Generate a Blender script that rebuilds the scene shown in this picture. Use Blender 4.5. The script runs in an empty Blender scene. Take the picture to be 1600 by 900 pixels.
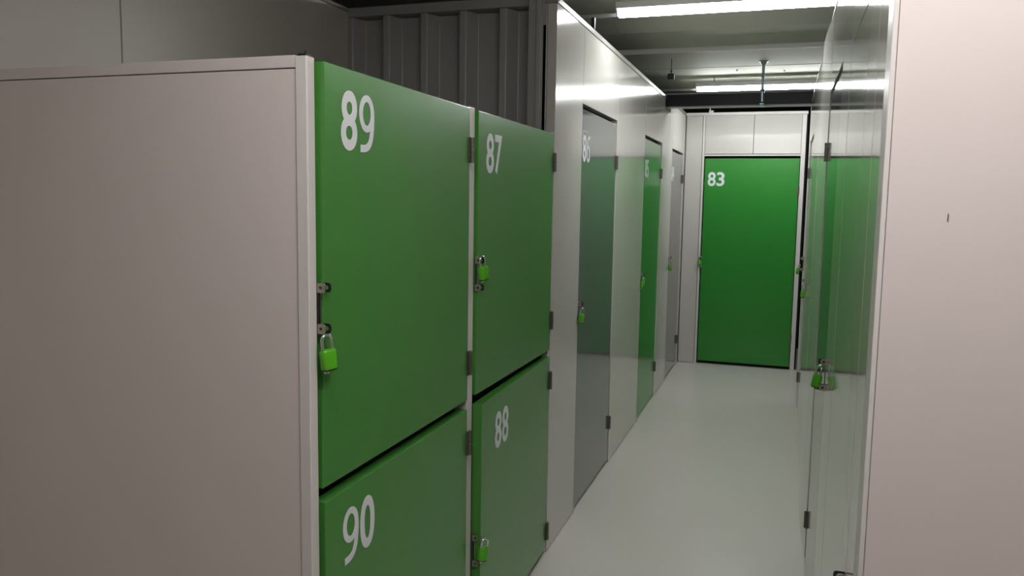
import bpy, bmesh, math
from mathutils import Vector, Matrix

S = bpy.context.scene
COL = S.collection

# ---------------------------------------------------------------- camera
cam_d = bpy.data.cameras.new('camera')
cam = bpy.data.objects.new('camera', cam_d)
COL.objects.link(cam)
cam_d.sensor_fit = 'HORIZONTAL'
cam_d.sensor_width = 36.0
cam_d.lens = 36.0 * 1265.9 / 1600.0
cam_d.clip_start = 0.02
YAW, PITCH, ROLL = -0.3222, 0.1076, 0.0154
_f = Vector((math.sin(YAW) * math.cos(PITCH), math.cos(YAW) * math.cos(PITCH), -math.sin(PITCH)))
_r = Vector((math.cos(YAW), -math.sin(YAW), 0))
_u = _r.cross(_f)
r2 = math.cos(ROLL) * _r + math.sin(ROLL) * _u
u2 = -math.sin(ROLL) * _r + math.cos(ROLL) * _u
m = Matrix((r2, u2, -_f)).transposed().to_4x4()
m.translation = Vector((0, 0, 1.55))
cam.matrix_world = m
S.camera = cam

# ---------------------------------------------------------------- world, exposure
world = bpy.data.worlds.new('world')
S.world = world
world.use_nodes = True
world.node_tree.nodes['Background'].inputs[0].default_value = (0.8, 0.85, 0.9, 1)
world.node_tree.nodes['Background'].inputs[1].default_value = 0.002
S.view_settings.view_transform = 'Standard'
S.view_settings.look = 'None'
S.view_settings.gamma = 1.0
S.view_settings.use_curve_mapping = False
S.view_settings.exposure = 0.0
TUBE_POWER = 48.0          # emission strength of the corridor tubes
FRONT_POWER = 68.0         # emission strength of the tubes behind the camera


# ---------------------------------------------------------------- materials
def mat(name, col, rough=0.4, metal=0.0, spec=0.5, noise=0.0, nscale=8.0, bump=0.0, bscale=40.0, emit=None, estr=0.0):
    m = bpy.data.materials.new(name)
    m.use_nodes = True
    nt = m.node_tree
    b = nt.nodes['Principled BSDF']
    b.inputs['Base Color'].default_value = (*col, 1)
    b.inputs['Roughness'].default_value = rough
    b.inputs['Metallic'].default_value = metal
    b.inputs['Specular IOR Level'].default_value = spec
    if noise or bump:
        tc = nt.nodes.new('ShaderNodeTexCoord')
    if noise:
        n = nt.nodes.new('ShaderNodeTexNoise')
        n.inputs['Scale'].default_value = nscale
        n.inputs['Detail'].default_value = 4
        nt.links.new(tc.outputs['Object'], n.inputs['Vector'])
        r = nt.nodes.new('ShaderNodeMapRange')
        r.inputs['To Min'].default_value = 1 - noise
        r.inputs['To Max'].default_value = 1 + noise
        nt.links.new(n.outputs['Fac'], r.inputs['Value'])
        v = nt.nodes.new('ShaderNodeVectorMath')
        v.operation = 'SCALE'
        v.inputs[0].default_value = col
        nt.links.new(r.outputs['Result'], v.inputs['Scale'])
        nt.links.new(v.outputs['Vector'], b.inputs['Base Color'])
    if bump:
        n2 = nt.nodes.new('ShaderNodeTexNoise')
        n2.inputs['Scale'].default_value = bscale
        n2.inputs['Detail'].default_value = 2
        nt.links.new(tc.outputs['Object'], n2.inputs['Vector'])
        bp = nt.nodes.new('ShaderNodeBump')
        bp.inputs['Strength'].default_value = bump
        bp.inputs['Distance'].default_value = 0.002
        nt.links.new(n2.outputs['Fac'], bp.inputs['Height'])
        nt.links.new(bp.outputs['Normal'], b.inputs['Normal'])
    if emit:
        b.inputs['Emission Color'].default_value = (*emit, 1)
        b.inputs['Emission Strength'].default_value = estr
    return m


M = {
    'white': mat('white_gloss_panel', (0.56, 0.545, 0.51), 0.115, noise=0.02, nscale=3),
    'mirror': mat('white_high_gloss_panel', (0.60, 0.578, 0.545), 0.08, noise=0.02, nscale=3),
    'panel': mat('white_satin_panel', (0.66, 0.60, 0.585), 0.42, noise=0.025, nscale=2.5),
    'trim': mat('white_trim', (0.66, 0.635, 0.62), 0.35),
    'cap': mat('wall_cap_trim', (0.28, 0.275, 0.255), 0.4),
    'green': mat('green_door_paint', (0.024, 0.235, 0.029), 0.20, noise=0.03, nscale=4),
    'locker_green': mat('green_locker_paint', (0.058, 0.235, 0.040), 0.26, noise=0.03, nscale=4),
    'grey_door': mat('grey_door_paint', (0.125, 0.133, 0.135), 0.09, spec=0.9, noise=0.02, nscale=4),
    'floor': mat('floor_paint', (0.64, 0.615, 0.57), 0.28, noise=0.03, nscale=1.6),
    'ceil': mat('ceiling_deck', (0.56, 0.57, 0.49), 0.65, spec=0.3, noise=0.06, nscale=2.2),
    'dark': mat('dark_gap', (0.012, 0.012, 0.012), 0.8),
    'rib': mat('dark_rib_steel', (0.36, 0.36, 0.35), 0.30, noise=0.06, nscale=5),
    'greywall': mat('grey_partition', (0.60, 0.57, 0.51), 0.35, noise=0.05, nscale=1.5),
    'beam': mat('beam_paint', (0.012, 0.011, 0.015), 0.4, spec=0.25, noise=0.1, nscale=6),
    'beam_lit_edge': mat('beam_flange_lit_tone', (0.30, 0.30, 0.31), 0.35),  # lighter than the web: tube light on the flange edges put into the colour
    'roof': mat('roof_dark', (0.02, 0.02, 0.02), 0.8),
    'steel': mat('zinc_steel', (0.42, 0.38, 0.34), 0.32, metal=0.9),
    'hinge': mat('hinge_steel', (0.20, 0.18, 0.16), 0.38, metal=0.8),
    'chrome': mat('chrome', (0.75, 0.76, 0.78), 0.14, metal=1.0),
    'rod': mat('galvanised_rod', (0.35, 0.42, 0.46), 0.3, metal=0.85),
    'black': mat('black_plastic', (0.012, 0.012, 0.012), 0.45),
    'lime': mat('lime_plastic', (0.085, 0.40, 0.012), 0.33),
    'limedark': mat('dark_green_plastic', (0.02, 0.07, 0.008), 0.4),
    'number': mat('white_vinyl', (0.74, 0.76, 0.80), 0.4),
    'housing': mat('lamp_housing', (0.6, 0.6, 0.6), 0.4),
    'rail': mat('lamp_rail', (0.42, 0.43, 0.42), 0.4),
    'red': mat('red_primer', (0.16, 0.02, 0.02), 0.5),
    'tube': mat('lit_tube', (0.9, 0.9, 0.9), 0.4, emit=(0.98, 1.0, 0.99), estr=TUBE_POWER),
    'tube_front': mat('lit_tube_front', (0.9, 0.9, 0.9), 0.4, emit=(1.0, 0.945, 0.93), estr=FRONT_POWER),
    'scuff': mat('scuff_mark', (0.10, 0.09, 0.09), 0.6),
}


# ---------------------------------------------------------------- helpers
WORLD = {}


class MB:
    """collects shapes in world coordinates; build() links them as ONE mesh object"""

    def __init__(self):
        self.bm = bmesh.new()

    def _merge(self, b):
        me = bpy.data.meshes.new('tmp')
        b.to_mesh(me)
        b.free()
        self.bm.from_mesh(me)
        bpy.data.meshes.remove(me)

    def box(self, x0, x1, y0, y1, z0, z1, bev=0.0, seg=2):
        b = bmesh.new()
        bmesh.ops.create_cube(b, size=1.0)
        for v in b.verts:
            v.co = Vector(((x0 + x1) / 2 + v.co.x * (x1 - x0), (y0 + y1) / 2 + v.co.y * (y1 - y0), (z0 + z1) / 2 + v.co.z * (z1 - z0)))
        if bev:
            bmesh.ops.bevel(b, geom=list(b.edges), offset=bev, segments=seg, affect='EDGES', profile=0.5)
        self._merge(b)
        return self

    def cyl(self, p0, p1, r, n=16, r1=None):
        p0, p1 = Vector(p0), Vector(p1)
        d = p1 - p0
        b = bmesh.new()
        bmesh.ops.create_cone(b, cap_ends=True, segments=n, radius1=r, radius2=r if r1 is None else r1, depth=d.length)
        q = Vector((0, 0, 1)).rotation_difference(d.normalized()).to_matrix().to_4x4()
        q.translation = (p0 + p1) / 2
        bmesh.ops.transform(b, matrix=q, verts=b.verts)
        self._merge(b)
        return self

    def tube(self, pts, r, n=10):
        pts = [Vector(p) for p in pts]
        b = bmesh.new()
        rings = []
        up = None
        for i, p in enumerate(pts):
            t = (pts[min(i + 1, len(pts) - 1)] - pts[max(i - 1, 0)]).normalized()
            if up is None:
                up = t.orthogonal().normalized()
            up = (up - t * up.dot(t)).normalized()
            s = t.cross(up)
            rings.append([b.verts.new(p + r * (math.cos(2 * math.pi * k / n) * up + math.sin(2 * math.pi * k / n) * s)) for k in range(n)])
        for a, c in zip(rings, rings[1:]):
            for k in range(n):
                b.faces.new((a[k], a[(k + 1) % n], c[(k + 1) % n], c[k]))
        b.faces.new(list(reversed(rings[0])))
        b.faces.new(rings[-1])
        self._merge(b)
        return self

    def prism(self, pts, axis, c0, c1, hole=None):
        """extrude a 2-D outline along axis ('x','y','z'); hole = matching loop of the same length"""
        def P(p, c):
            if axis == 'x':
                return Vector((c, p[0], p[1]))
            if axis == 'y':
                return Vector((p[0], c, p[1]))
            return Vector((p[0], p[1], c))
        b = bmesh.new()
        n = len(pts)
        lo = [b.verts.new(P(p, c0)) for p in pts]
        hi = [b.verts.new(P(p, c1)) for p in pts]
        for i in range(n):
            j = (i + 1) % n
            b.faces.new((lo[i], lo[j], hi[j], hi[i]))
        if hole:
            hl = [b.verts.new(P(p, c0)) for p in hole]
            hh = [b.verts.new(P(p, c1)) for p in hole]
            for i in range(n):
                j = (i + 1) % n
                b.faces.new((hl[i], hl[j], hh[j], hh[i]))
                b.faces.new((lo[i], lo[j], hl[j], hl[i]))
                b.faces.new((hi[i], hi[j], hh[j], hh[i]))
        else:
            b.faces.new(lo)
            b.faces.new(hi)
        bmesh.ops.recalc_face_normals(b, faces=b.faces)
        self._merge(b)
        return self

    def xf(self, fn):
        for v in self.bm.verts:
            v.co = Vector(fn(v.co))
        return self

    def build(self, name, material, parent=None, smooth=False, origin=None):
        bm = self.bm
        if not smooth:
            pass
        xs = [v.co for v in bm.verts]
        lo = Vector([min(c[i] for c in xs) for i in range(3)])
        hi = Vector([max(c[i] for c in xs) for i in range(3)])
        if origin is None:
            origin = Vector(((lo.x + hi.x) / 2, (lo.y + hi.y) / 2, lo.z))
        origin = Vector(origin)
        bmesh.ops.translate(bm, vec=-origin, verts=bm.verts)
        bmesh.ops.recalc_face_normals(bm, faces=bm.faces)
        me = bpy.data.meshes.new(name)
        bm.to_mesh(me)
        bm.free()
        me.materials.append(material)
        if smooth:
            me.polygons.foreach_set('use_smooth', [True] * len(me.polygons))
            try:
                me.set_sharp_from_angle(angle=math.radians(40))
            except AttributeError:
                pass
        o = bpy.data.objects.new(name, me)
        COL.objects.link(o)
        WORLD[o.name] = origin
        if parent is not None:
            o.parent = parent
            o.location = origin - WORLD[parent.name]
        else:
            o.location = origin
        return o


def tag(o, label, cat, group=None, kind=None):
    o['label'] = label
    o['category'] = cat
    if group:
        o['group'] = group
    if kind:
        o['kind'] = kind
    return o


def thing(name, loc, label, cat, group=None, kind=None):
    o = bpy.data.objects.new(name, None)
    o.empty_display_size = 0.05
    COL.objects.link(o)
    o.location = loc
    WORLD[o.name] = Vector(loc)
    return tag(o, label, cat, group, kind)


TH = 0.0006      # thickness of the vinyl digits


def glyph(ch, w, h, off=0.021):
    """one digit w wide and h tall as a thin solid in local coordinates: x along the text, y up, z outward"""
    mb = MB()
    if ch in '69':
        t, n = 0.235 * w, 40
        cx, ry = w / 2, 0.325 * h
        cy = h - ry
        out = [(cx + w / 2 * math.cos(2 * math.pi * k / n), cy + ry * math.sin(2 * math.pi * k / n)) for k in range(n)]
        inn = [(cx + (w / 2 - t) * math.cos(2 * math.pi * k / n), cy + (ry - 0.92 * t) * math.sin(2 * math.pi * k / n)) for k in range(n)]
        mb.prism(out, 'z', 0, TH, hole=inn)
        P = [(w - t / 2, cy), (w - t / 2, 0.12 * h), (0.66 * w, 0.055 * h), (0.10 * w, 0.062 * h)]
        c, a, b = [], [], []
        for k in range(25):
            u = k / 24
            q = [(1 - u) ** 3, 3 * u * (1 - u) ** 2, 3 * u * u * (1 - u), u ** 3]
            c.append(Vector((sum(q[m] * P[m][0] for m in range(4)), sum(q[m] * P[m][1] for m in range(4)))))
        for k, p in enumerate(c):
            d = (c[min(k + 1, 24)] - c[max(k - 1, 0)]).normalized()
            nn = Vector((-d.y, d.x)) * t / 2
            a.append(tuple(p + nn))
            b.append(tuple(p - nn))
        mb.prism(a + b[::-1], 'z', 0.0002, TH + 0.0004)
        ys = [v.co.y for v in mb.bm.verts]
        y0 = min(ys)
        mb.xf(lambda p: (p[0], (p[1] - y0) / (h - y0) * h, p[2]))
        if ch == '6':
            mb.xf(lambda p: (w - p[0], h - p[1], p[2]))
        return mb
    cu = bpy.data.curves.new('txt', 'FONT')
    cu.body = ch
    cu.size = 1.0
    cu.offset = off
    cu.extrude = 0.5
    cu.resolution_u = 8
    ob = bpy.data.objects.new('txt', cu)
    COL.objects.link(ob)
    dg = bpy.context.evaluated_depsgraph_get()
    me = bpy.data.meshes.new_from_object(ob.evaluated_get(dg))
    bpy.data.objects.remove(ob)
    bpy.data.curves.remove(cu)
    mb.bm.from_mesh(me)
    bpy.data.meshes.remove(me)
    xs = [v.co.x for v in mb.bm.verts]
    ys = [v.co.y for v in mb.bm.verts]
    x0, x1, y0, y1 = min(xs), max(xs), min(ys), max(ys)
    return mb.xf(lambda p: ((p[0] - x0) / (x1 - x0) * w, (p[1] - y0) / (y1 - y0) * h, (p[2] + 0.5) * TH))


def text_mb(txt, height, width, gap=0.009):
    mb = MB()
    w = (width - gap * (len(txt) - 1)) / len(txt)
    for k, ch in enumerate(txt):
        g = glyph(ch, w, height).xf(lambda p: (p[0] + k * (w + gap), p[1], p[2]))
        mb._merge(g.bm)
    return mb


# frames: a local point (along the wall, up, outward) -> world
A = 0.933      # the corridor's left wall stands at x = -A
B = 0.155      # its right wall at x = B
YE = 7.96      # the end wall


def on_left(y0, z0, x=-A):
    return lambda p: (x + p[2], y0 + p[0], z0 + p[1])


def on_end(x0, z0, y=YE):
    return lambda p: (x0 + p[0], y - p[2], z0 + p[1])


def on_right(y0, z0, x=B):
    return lambda p: (x - p[2], y0 + p[0], z0 + p[1])


def comp(f, g):
    return (lambda p: g(f(p))) if g else f


def hinge_mb(h=0.078):
    """local: knuckle upright at (0,0..h), leaves along +-x, outward z"""
    mb = MB()
    n = 5
    for k in range(n):
        a, b = h * k / n + 0.0006, h * (k + 1) / n - 0.0006
        mb.cyl((0, a, 0.006), (0, b, 0.006), 0.0065, 12)
    mb.box(-0.014, 0.014, 0, h, 0.0, 0.0035)
    return mb


def latch_mb(h=0.112):
    """hasp in two meshes: pale eyed brackets top and bottom; dark bar and rear eyes. local x along the wall, y up, z outward"""
    pale, dark = MB(), MB()
    dark.box(-0.007, 0.001, 0.0, h, 0.0, 0.003, 0.0008)
    pale.box(0.0015, 0.006, 0.01, h - 0.01, 0.0, 0.004, 0.001)
    N = 24

    def bracket(mb, yc, x, ln, half, eye_k):
        # plate standing off the wall: outline in (outward, up), rounded outer end, round eye
        out, eye = [], []
        cz = ln - half
        for k in range(N):
            t = 2 * math.pi * (k + 0.5) / N
            c, s_ = math.cos(t), math.sin(t)
            q = (abs(c) ** 4 + abs(s_) ** 4) ** 0.25 if c >= 0 else max(abs(c), abs(s_))
            r_ = half if c >= 0 else cz
            out.append((cz + r_ * c / q, yc + half * s_ / q))
            eye.append((cz + half * eye_k * c, yc + half * eye_k * s_))
        b = MB()
        b.prism(out, 'z', x - 0.0012, x + 0.0012, hole=eye)
        b.xf(lambda p: (p[2], p[1], p[0]))
        me = bpy.data.meshes.new('t')
        b.bm.to_mesh(me)
        b.bm.free()
        mb.bm.from_mesh(me)
        bpy.data.meshes.remove(me)
    for yc in (0.012, h - 0.012):
        bracket(pale, yc, -0.006, 0.019, 0.0105, 0.36)
        bracket(dark, yc, 0.007, 0.025, 0.0105, 0.45)
        pale.box(-0.007, 0.012, yc - 0.012, yc + 0.012, 0, 0.0025, 0.0006)
    return pale, dark


def add_hinge(parent, place):
    return hinge_mb().xf(place).build('hinge', M['hinge'], parent, True)


def add_latch(parent, place, h=0.112):
    pale, dark = latch_mb(h)
    pale.xf(place).build('latch', M['steel'], parent, True)
    dark.xf(place).build('latch_bar', M['black'], parent, True)


def add_number(parent, txt, place, height=0.13, width=0.152, name='number'):
    return text_mb(txt, height, width).xf(place).build(name, M['number'], parent)


# ================================================================ THE SETTING
def struct(mb, name, m, label, cat, smooth=False):
    return tag(mb.build(name, m, None, smooth), label, cat, kind='structure')


struct(MB().box(-4.2, 3.2, -4.2, 9.2, -0.10, 0.0), 'floor', M['floor'],
       'glossy pale grey painted floor of the storage corridor', 'floor')

# ---- ceiling deck: recesses and lower flanges running across the corridor
ZR, ZF = 2.655, 2.62
prof = []
y = 5.27 - 1.43 * 6
while y < 8.2:
    if abs(y - 3.84) < 0.01:
        prof += [(y, ZF), (y + 0.035, ZR), (5.00, ZR + 0.012)]
    else:
        prof += [(y, ZF), (y + 0.035, ZR), (y + 0.75, ZR), (y + 0.752, ZF)]
    if y + 0.75 > 6.0 and y + 0.75 < 6.1:
        prof += [(6.70, ZF), (6.712, ZF + 0.02), (6.735, ZF + 0.02), (6.75, ZF + 0.004), (7.45, ZF + 0.004), (8.25, ZF + 0.004)]
        break
    y += 1.43
prof += [(8.25, 2.72), (prof[0][0], 2.72)]
ceil = MB().prism(prof, 'x', -1.06, 2.6)
pf = [p for p in prof if 3.5 < p[0] < 8.2]
ceil.prism(pf + [(8.25, ZF + 0.004), (8.25, 2.72), (pf[0][0], 2.72)], 'x', -2.6, -1.062)
for cx, cy, cz in ((-0.075, 5.62, ZR), (-0.06, 7.0, ZF), (-0.42, 6.9, ZF), (-0.5, 5.8, ZR)):
    ceil.cyl((cx, cy, cz + 0.01), (cx, cy, cz - 0.006), 0.008, 8)
ceiling = struct(ceil, 'ceiling', M['ceil'], 'ribbed grey steel ceiling deck over the corridor', 'ceiling')
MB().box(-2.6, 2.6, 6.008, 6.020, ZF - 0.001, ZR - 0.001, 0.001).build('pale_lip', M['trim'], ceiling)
roof = struct(MB().box(-4.2, 3.2, -4.2, 9.2, 3.30, 3.36), 'ceiling_hall', M['roof'],
              'dark roof of the hall above the dark ribbed wall', 'roof')


# ---- walls as panels with hairline joints over a dark backing
G = 0.002


def wall_pieces(rects, to_box):
    mb = MB()
    for a0, a1, z0, z1 in rects:
        mb.box(*to_box(a0 + G, a1 - G, z0, z1), 0.0012, 1)
    return mb


lw = [(3.33, 3.815, 0.0, 2.365), (3.815, 4.660, 2.008, 2.365), (4.660, 5.632, 0.0, 2.365), (5.632, 6.436, 2.008, 2.365),
      (6.436, 6.545, 0.0, 2.365), (6.545, 6.86, 0.0, 2.285), (6.86, 7.050, 0.0, 2.375), (7.050, 7.832, 2.008, 2.375),
      (7.832, 7.957, 0.0, 2.375)]
left = wall_pieces(lw, lambda a, b, z0, z1: (-A - 0.040, -A, a, b, z0 + 0.004, z1))
wl = struct(left, 'wall_left', M['white'], 'glossy white panelled left wall of the corridor with three doors', 'wall')
MB().box(-A - 0.060, -A - 0.048, 3.335, 7.95, 0.0, 2.28).build('wall_backing', M['dark'], wl)
capm = MB()
capm.box(-A - 0.055, -A + 0.004, 3.33, 6.545, 2.366, 2.390, 0.002).box(-A - 0.055, -A + 0.004, 6.87, 7.955, 2.376, 2.400, 0.002)
for yy in (3.345, 5.0, 6.52):
    capm.cyl((-A + 0.003, yy, 2.378), (-A + 0.007, yy, 2.378), 0.005, 8)
capm.build('wall_cap', M['cap'], wl)

ew = [(-A + 0.003, -0.773, 0.0, 2.375), (-0.752, -0.309, 2.012, 2.375), (-0.309, 0.112, 2.012, 2.375)]
endw = wall_pieces(ew, lambda a, b, z0, z1: (a, b, YE, YE + 0.04, z0 + 0.004, z1))
we = struct(endw, 'wall_back', M['white'], 'white panelled wall closing the far end of the corridor around door 83', 'wall')
MB().box(-A - 0.02, 0.165, YE + 0.050, YE + 0.062, 0.0, 2.39).build('wall_backing', M['dark'], we)
MB().box(-A, 0.158, YE - 0.006, YE + 0.045, 2.376, 2.402, 0.002).build('wall_cap', M['trim'], we)
tm = MB()
tm.box(-0.772, -0.752, YE - 0.008, YE + 0.03, 0.0, 2.374, 0.002).box(0.112, 0.150, YE - 0.008, YE + 0.03, 0.0, 2.374, 0.002)
tm.box(-0.752, 0.112, YE - 0.004, YE + 0.03, 1.997, 2.011, 0.002)
tm.build('door_frame', M['trim'], we)


def rx(yv):      # the right wall is not dead flat: a slight swell beyond the near grey door
    t = (yv - 3.66) / (4.75 - 3.66)
    return B - (0.013 * math.sin(math.pi * t) if 0 < t < 1 else 0.0)


right = MB()
for a0, a1, z0, z1 in [(1.492, 1.740, 0, 2.335), (1.740, 2.500, 2.0, 2.335), (2.500, 2.885, 0, 2.335), (2.885, 3.668, 2.012, 2.335),
                       (5.700, 6.458, 2.012, 2.335), (6.458, 6.845, 0, 2.335)]:
    right.box(B, B + 0.04, a0 + G, a1 - G, z0 + 0.004, z1, 0.0012, 1)
for a0, a1 in ((3.668, 4.75), (4.75, 5.70)):
    K = 24
    ys = [a0 + G + (a1 - a0 - 2 * G) * k / K for k in range(K + 1)]
    right.prism([(rx(v), v) for v in ys] + [(B + 0.04, ys[-1]), (B + 0.04, ys[0])], 'z', 0.004, 2.335)
wr = struct(right, 'wall_right', M['mirror'], 'glossy white right wall mirroring the corridor at a grazing angle', 'wall')
MB().box(B + 0.048, B + 0.060, 1.56, 6.84, 0.0, 2.33).build('wall_backing', M['dark'], wr)
MB().box(B - 0.003, B + 0.055, 1.495, 6.848, 2.336, 2.350, 0.002).build('wall_cap', M['cap'], wr)
MB().box(B - 0.001, B + 0.05, 6.848, 6.862, 0.0, 2.35, 0.002).build('end_trim', M['trim'], wr)

add_latch(wr, on_right(6.80, 1.03))

# ---- the near wall on the right, facing the camera
near = MB().box(B + 0.0065, 1.60, 1.49, 1.535, 0.0, 2.40, 0.001)
wn = struct(near, 'wall_near', M['panel'], 'plain pinkish white wall filling the right edge of the picture', 'wall')
MB().box(B - 0.003, B + 0.0055, 1.487, 1.56, 0.0, 2.40, 0.0015).build('corner_trim', M['trim'], wn)
sc = MB()
sc.prism([(0.2525, 1.528), (0.2540, 1.527), (0.2545, 1.538), (0.2530, 1.540)], 'y', 1.4885, 1.4905)
sc.build('scuff_mark', M['scuff'], wn)

# ---- behind the lockers: grey partition, dark ribbed wall
gw = MB()
for a0, a1 in ((-4.0, -2.1), (-2.1, -0.06), (-0.06, 2.022), (2.022, 3.385)):
    gw.box(-1.985, -1.94, a0 + 0.003, a1 - 0.003, 0.0, 2.395, 0.001, 1)
wg = struct(gw, 'wall_partition', M['greywall'], 'dull grey panel wall rising behind the end panel at upper left', 'wall')
MB().box(-1.99, -1.935, -4.0, 3.387, 2.396, 2.412, 0.002).build('wall_cap', M['cap'], wg)

YC, YR = 3.385, 3.448
P = 0.1865
pts = [(-1.975, YR)]
for k in range(5):
    c0 = -1.952 + k * P
    pts += [(c0 - 0.004, YR), (c0, YC), (c0 + 0.033, YC), (c0 + 0.066, YR)]
pts += [(-0.985, YR)]
rib = MB().prism(pts + [(-0.985, YR + 0.012), (-1.975, YR + 0.012)], 'z', 0.0, 2.37)
bmesh.ops.bevel(rib.bm, geom=[e for e in rib.bm.edges if abs(e.verts[0].co.z - e.verts[1].co.z) > 1 and min(v.co.y for v in e.verts) < YR + 0.005 and -1.97 < e.verts[0].co.x < -0.99],
                offset=0.004, segments=4, affect='EDGES', profile=0.5)
wb = struct(rib, 'wall_ribbed', M['rib'], 'dark grey ribbed steel wall behind the lockers', 'wall', True)
MB().box(-1.96, -0.985, 3.375, 3.46, 2.371, 2.412, 0.003).build('head_channel', M['rib'], wb)
MB().box(-1.06, -0.975, 3.335, 3.372, 0.0, 2.412, 0.004).box(-1.022, -1.000, 3.325, 3.334, 0.0, 2.412, 0.002).build('corner_post', M['rib'], wb)
# hall beyond the frame: what encloses the place behind the camera
struct(MB().box(-4.0, 1.64, -4.05, -4.0, 0, 2.6), 'wall_rear', M['greywall'], 'white wall behind the camera', 'wall')
struct(MB().box(1.60, 1.64, -4.0, 1.49, 0, 2.6), 'wall_side', M['greywall'], 'white side wall right of the camera', 'wall')


# ---- doors of the corridor
def flush_door(name, y0, y1, side, m, label, number=None, num_yz=None, latch_z=1.0, hinge_end=True, hinges=(0.245, 1.775), bottom=0.016, gap_top=0.015, gap=0.010, rec=0.004):
    """a door lying in the left or right wall between y0 and y1; the latch is on the near edge"""
    mb = MB()
    s = 1 if side == 'left' else -1
    X = -A if side == 'left' else B
    xa, xb = sorted((X - s * rec, X - s * (rec + 0.032)))
    mb.box(xa, xb, y0 + gap, y1 - 0.004, bottom, 2.006 - gap_top, 0.002)
    d = tag(mb.build(name, m), label, 'door', kind='structure')
    pl = on_left if side == 'left' else on_right
    if number:
        add_number(d, number, pl(num_yz[0], num_yz[1], X - s * 0.004))
    for hz in hinges:
        add_hinge(d, pl(y1 - 0.001, hz - 0.039, X - s * 0.001))
    if latch_z:
        add_latch(d, pl(y0 + 0.002, latch_z - 0.05, X - s * 0.002))
    return d


d86 = flush_door('door_1', 3.818, 4.657, 'left', M['grey_door'], 'grey storage door numbered 86 in the left wall, mirroring green', '86', (3.850, 1.742), 1.005)
bk = MB().box(-A - 0.0045, -A - 0.0030, 3.842, 3.935, 1.886, 1.890).box(-A - 0.0045, -A - 0.0030, 3.842, 3.848, 1.845, 1.890)
bk.build('sticker_remnant', M['number'], d86)
flush_door('door_2', 5.635, 6.433, 'left', M['green'], 'green storage door numbered 85 in the left wall beyond grey door 86', '85', (5.690, 1.722), 1.0)
flush_door('door_3', 7.053, 7.829, 'left', M['grey_door'], 'light grey storage door 84 at the far end of the left wall', '84', (7.085, 1.735), 1.03)

d83 = MB().box(-0.742, 0.106, YE + 0.004, YE + 0.036, 0.030, 1.974, 0.002)
d83 = tag(d83.build('door_4', M['green']), 'green storage door numbered 83 facing down the corridor', 'door', kind='structure')
add_number(d83, '83', on_end(-0.711, 1.715, YE + 0.004), 0.132, 0.154)
for hz in (0.30, 1.68):
    add_hinge(d83, on_end(0.110, hz - 0.039, YE + 0.0))
add_latch(d83, on_end(-0.748, 0.93, YE - 0.008))

flush_door('door_5', 1.741, 2.499, 'right', M['mirror'], 'white door nearest the camera in the right wall', None, None, 0.733, hinges=(), gap=0.0015, gap_top=0.0075, rec=0.0)
flush_door('door_6', 2.888, 3.665, 'right', M['grey_door'], 'grey door in the right wall with a green padlock on its near edge', None, None, 0.975, rec=0.002, hinges=(0.18, 1.77))
flush_door('door_7', 5.703, 6.455, 'right', M['mirror'], 'narrow-looking white door at the far end of the right wall', None, None, 1.0, hinges=(0.245, 1.783))

# ================================================================ THE LOCKERS
XD = -A + 0.004     # locker door fronts


def locker(label, y0, y1, z0, z1, number, num_yz, hinges, latch_z, warp=None, group='storage lockers with green doors'):
    t = thing('storage_locker', (-1.43, (y0 + y1) / 2, z0 - 0.012 if z0 > 0.5 else 0.0), label, 'locker', group)
    zb = z0 - 0.008 if z0 > 0.5 else 0.004
    zt = z1 + 0.0
    c = MB()
    c.box(-1.93, -0.972, y0 + 0.002, y0 + 0.016, zb, zt).box(-1.93, -0.972, y1 - 0.016, y1 - 0.002, zb, zt)
    c.box(-1.93, -0.972, y0 + 0.016, y1 - 0.016, zb, zb + 0.004).box(-1.93, -0.972, y0 + 0.016, y1 - 0.016, zt - 0.012, zt)
    c.box(-1.932, -1.926, y0 + 0.002, y1 - 0.002, zb, zt)
    c.build('carcass', M['dark'], t)
    d = MB().box(XD - 0.034, XD, y0, y1, z0, z1, 0.0016)
    sub = bmesh.ops.subdivide_edges(d.bm, edges=[e for e in d.bm.edges if e.calc_length() > 0.5], cuts=6, use_grid_fill=True)
    if warp:
        d.xf(warp)
    d = d.build('door', M['locker_green'], t)
    add_number(d, number, comp(on_left(num_yz[0], num_yz[1], XD + 0.0004), warp))
    for hz in hinges:
        add_hinge(d, comp(on_left(y1 + 0.003, hz - 0.039, XD + 0.001), warp))
    add_latch(d, comp(on_left(y0 - 0.004, latch_z, XD - 0.002), None))
    return t


def warp89(p):      # top latch corner sprung outwards
    k = max(0.0, (p[2] - 0.915) / 0.915) * max(0.0, (2.352 - p[1]) / 0.855)
    return (p[0] + 0.013 * k, p[1] + 0.0 * k, p[2])


def ajar(y1, w, a):
    return lambda p: (p[0] + a * max(0.0, (y1 - p[1]) / w), p[1], p[2])


locker('tall upper storage locker numbered 89 beside the big end panel', 1.497, 2.352, 0.916, 1.830, '89', (1.567, 1.654), (1.702, 1.036), 1.260, warp89)
locker('lower storage locker numbered 90 under locker 89', 1.497, 2.352, 0.030, 0.886, '90', (1.571, 0.706), (0.776, 0.12), 0.390, ajar(2.352, 0.855, 0.006))
locker('upper storage locker numbered 87 next to the white corridor wall', 2.426, 3.304, 0.916, 1.830, '87', (2.497, 1.638), (1.711, 1.043), 1.258)
locker('lower storage locker numbered 88 under locker 87', 2.426, 3.304, 0.030, 0.886, '88', (2.566, 0.690), (0.782, 0.107), 0.334, ajar(3.304, 0.878, 0.022))

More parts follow.
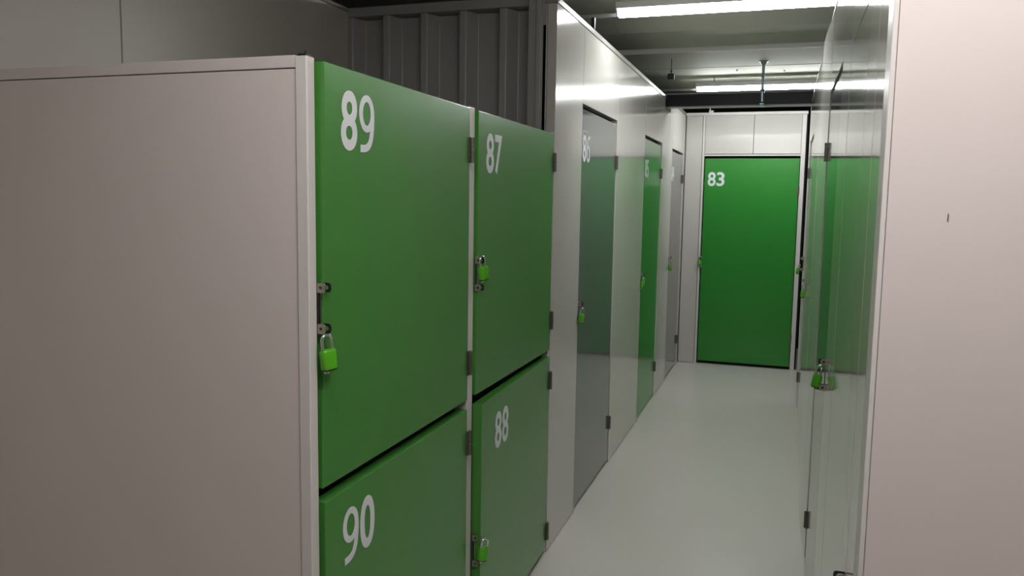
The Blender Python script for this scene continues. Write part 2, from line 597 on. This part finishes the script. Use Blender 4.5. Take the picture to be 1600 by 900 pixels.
fr = thing('locker_frame', (-A, 2.39, 0), 'slim white upright frame between and beside the green locker doors', 'frame')
MB().box(-0.985, -A - 0.004, 2.3645, 2.4140, 0.0, 1.836, 0.002).build('post', M['trim'], fr)
MB().box(-0.985, -A - 0.004, 3.3090, 3.3270, 0.0, 1.836, 0.002).build('post', M['trim'], fr)
MB().box(-0.970, -0.9685, 1.50, 2.36, 0.887, 0.914).box(-0.970, -0.9685, 2.42, 3.30, 0.887, 0.914).build('shelf_edge', M['dark'], fr)

pp = thing('partition_panel', (-1.45, 1.47, 0), 'large plain pinkish white end panel closing the locker row at the left', 'panel')
MB().box(-1.938, -0.9595, 1.460, 1.482, 0.0, 1.8105, 0.001).build('sheet', M['panel'], pp)
MB().box(-1.938, -0.9590, 1.458, 1.490, 1.8125, 1.8375, 0.0015).build('top_rail', M['panel'], pp)
cp = MB().box(-0.9580, -A + 0.001, 1.458, 1.4865, 0.0, 1.8355, 0.002)
cp.box(-0.9575, -0.9335, 1.4565, 1.4585, 0.0, 1.8350, 0.0004)
cp.build('corner_post', M['trim'], pp)
MB().box(-0.955, -0.936, 1.461, 1.484, 1.8358, 1.8405, 0.001).cyl((-0.938, 1.463, 1.838), (-0.938, 1.463, 1.846), 0.002, 8).build('post_cap', M['black'], pp)


# ================================================================ BEAM, ROD, LAMPS, CLIPS
bm_ = thing('steel_beam', (0, 6.73, 2.31), 'dark steel I-beam crossing above the far end of the corridor', 'beam')
MB().box(-1.6, 2.2, 6.725, 6.735, 2.320, 2.412).build('web', M['beam'], bm_)
MB().box(-1.6, 2.2, 6.680, 6.780, 2.310, 2.319, 0.001).build('lower_flange', M['beam_lit_edge'], bm_)
MB().box(-1.6, 2.2, 6.680, 6.780, 2.413, 2.422, 0.001).build('upper_flange', M['beam_lit_edge'], bm_)

rod = thing('hanger_rod', (-0.205, 6.50, 2.30), 'galvanised threaded hanger rod dropping from the ceiling to the dark beam', 'rod')
MB().cyl((-0.205, 6.50, 2.40), (-0.205, 6.50, 2.612), 0.011, 14).build('rod', M['rod'], rod, True)
MB().cyl((-0.205, 6.50, 2.612), (-0.205, 6.50, 2.62), 0.035, 18).cyl((-0.205, 6.50, 2.585), (-0.205, 6.50, 2.612), 0.012, 14, 0.026).build('ceiling_flange', M['rod'], rod, True)
MB().cyl((-0.205, 6.50, 2.318), (-0.205, 6.50, 2.405), 0.016, 14).cyl((-0.205, 6.50, 2.395), (-0.205, 6.50, 2.412), 0.020, 6).box(-0.221, -0.189, 6.484, 6.695, 2.300, 2.309, 0.001).build('clamp', M['rod'], rod, True)


def tube_light(x0, x1, y, z, label, m, group='ceiling tube lights'):
    t = thing('tube_light', ((x0 + x1) / 2, y, z), label, 'light', group)
    b = MB().box(x0 + 0.010, x1 - 0.010, y - 0.036, y + 0.036, z - 0.016, z + 0.016, 0.012, 3)
    b.build('tube', m, t, True)
    MB().box(x0, x1, y - 0.047, y + 0.047, z + 0.0165, z + 0.050, 0.003).build('housing', M['housing'], t)
    for xx in (x0 + 0.006, x1 - 0.006):
        MB().box(xx - 0.006, xx + 0.006, y - 0.038, y + 0.038, z - 0.018, z + 0.0162, 0.004).build('end_cap', M['housing'], t)
    MB().box(x0 - 0.9, x1 + 0.6, y + 0.058, y + 0.082, z + 0.000, z + 0.018, 0.002).build('rail', M['rail'], t)
    for xx in (x0 + 0.15, x1 - 0.15):
        MB().cyl((xx, y, z + 0.04), (xx, y, 2.645), 0.006, 8).build('hanger', M['housing'], t)
    return t


tube_light(-0.880, 0.50, 4.295, 2.525, 'bright tube light at the top of the picture, nearer of two', M['tube'])
tube_light(-0.776, 0.60, 7.22, 2.520, 'lit tube light beyond the hanger rod just above the dark beam, farther of two', M['tube'])
tube_light(-0.66, 0.74, 0.86, 2.525, 'lit tube light hanging above the camera', M['tube_front'])


def clip(x, y, z, label):
    t = thing('ceiling_hook', (x, y, z), label, 'hook')
    MB().box(x - 0.024, x + 0.024, y - 0.02, y + 0.02, z, z + 0.040, 0.002).build('block', M['black'], t)
    MB().cyl((x, y, z + 0.04), (x, y, z + 0.075), 0.004, 8).cyl((x, y, z + 0.055), (x, y, z + 0.065), 0.012, 10, 0.003).cyl((x, y, z + 0.075), (x, y, 2.622), 0.0025, 8).build('stem', M['black'], t)
    return t


clip(-0.857, 6.25, 2.470, 'small black block hanging from the ceiling near the far tube light')
br = thing('rail_bracket', (-0.935, 3.99, 2.405), 'small dark upright bracket holding the rail above the left wall', 'bracket')
MB().box(-0.9435, -0.9265, 3.985, 4.006, 2.392, 2.445, 0.001).build('bracket', M['black'], br)
ec = thing('cable_clip', (-0.705, YE, 2.402), 'small pale clip on top of the far end wall', 'clip')
MB().box(-0.725, -0.685, YE - 0.004, YE + 0.03, 2.402, 2.422, 0.002).box(-0.72, -0.712, YE, YE + 0.02, 2.422, 2.445).build('clip', M['trim'], ec)
pipe = tag(MB().cyl((-1.75, 4.3, 2.95), (-1.75, 8.5, 2.95), 0.05, 16).build('red_pipe', M['red'], None, True), 'dull red pipe in the dark above the ribbed wall', 'pipe')


# ================================================================ PADLOCKS
def padlock_proto(label):
    """origin at the top of the shackle's inside; body hangs below, wide along local y"""
    t = thing('padlock', (0, 0, 0), label, 'padlock', 'green padlocks on the doors')
    N = 28
    w, d = 0.0185, 0.0110       # half width (y), half depth (x)
    rings = [(-0.0300, 0.84), (-0.0320, 0.95), (-0.0350, 1.0), (-0.0690, 1.0), (-0.0715, 0.96)]
    b = bmesh.new()
    vs = []
    for z, k in rings:
        row = []
        for i in range(N):
            a = 2 * math.pi * i / N
            c, s = math.cos(a), math.sin(a)
            e = 0.62
            row.append(b.verts.new((d * k * math.copysign(abs(c) ** e, c), w * k * math.copysign(abs(s) ** e, s), z)))
        vs.append(row)
    for p, q in zip(vs, vs[1:]):
        for i in range(N):
            b.faces.new((p[i], p[(i + 1) % N], q[(i + 1) % N], q[i]))
    b.faces.new(vs[0])
    b.faces.new(list(reversed(vs[-1])))
    mb = MB()
    mb._merge(b)
    for yy in (-0.012, 0.012):
        mb.cyl((0, yy, -0.030), (0, yy, -0.0275), 0.0052, 12)
    mb.build('body', M['lime'], t, True)
    base = MB()
    b = bmesh.new()
    lo, hi = [], []
    for i in range(N):
        a = 2 * math.pi * i / N
        c, s = math.cos(a), math.sin(a)
        q = (d * 0.97 * math.copysign(abs(c) ** 0.62, c), w * 0.97 * math.copysign(abs(s) ** 0.62, s))
        hi.append(b.verts.new((q[0], q[1], -0.0710)))
        lo.append(b.verts.new((q[0] * 0.92, q[1] * 0.94, -0.0745)))
    for i in range(N):
        b.faces.new((hi[i], hi[(i + 1) % N], lo[(i + 1) % N], lo[i]))
    b.faces.new(list(reversed(lo)))
    b.faces.new(hi)
    base._merge(b)
    base.build('base', M['black'], t, True)
    MB().cyl((0, -0.007, -0.0740), (0, -0.007, -0.0800), 0.0062, 14).build('keyway', M['chrome'], t, True)
    pts = [(0, -0.0125, -0.030), (0, -0.0125, -0.012)]
    for k in range(0, 13):
        a = math.pi - math.pi * k / 12
        pts.append((0, 0.0125 * math.cos(a), -0.0105 + 0.0125 * math.sin(a)))
    pts += [(0, 0.0125, -0.012), (0, 0.0125, -0.030)]
    MB().tube(pts, 0.0034, 10).build('shackle', M['chrome'], t, True)
    return t


def copy_tree(o, parent=None):
    c = o.copy()
    COL.objects.link(c)
    if parent is not None:
        c.parent = parent
    for ch in list(o.children):
        copy_tree(ch, c)
    return c


R = math.radians
locks = [
    ((-A + 0.022, 1.488, 1.258), (4, -3, -22), 'green padlock on locker door 89'),
    ((-A + 0.026, 2.412, 1.369), (8, 0, -20), 'green padlock on locker door 87'),
    ((-A + 0.040, 2.432, 0.428), (-6, 4, -34), 'green padlock on locker door 88'),
    ((-A + 0.022, 3.820, 1.034), (-4, 6, -15), 'green padlock on grey door 86'),
    ((-A + 0.022, 5.636, 1.030), (-4, 6, -15), 'green padlock on green door 85'),
    ((-A + 0.022, 7.050, 1.044), (-4, 4, -15), 'green padlock on light grey door 84'),
    ((-0.7530, YE - 0.026, 1.035), (0, 0, 80), 'green padlock on green door 83 at the corridor end'),
    ((B - 0.016, 2.905, 1.006), (0, 12, 30), 'green padlock on the grey door in the right wall'),
    ((B - 0.014, 5.715, 1.010), (0, 4, 20), 'green padlock on the far right-hand door'),
    ((B - 0.024, 6.800, 1.080), (0, 14, 20), 'green padlock at the far end of the right wall'),
    ((B - 0.016, 1.745, 0.783), (0, 4, 10), 'padlock at the bottom edge on the nearest right-hand door'),
]
proto = padlock_proto(locks[0][2])
for i, (loc, rot, lab) in enumerate(locks):
    o = proto if i == 0 else copy_tree(proto)
    o.location = loc
    o.rotation_euler = tuple(R(v) for v in rot)
    o['label'] = lab
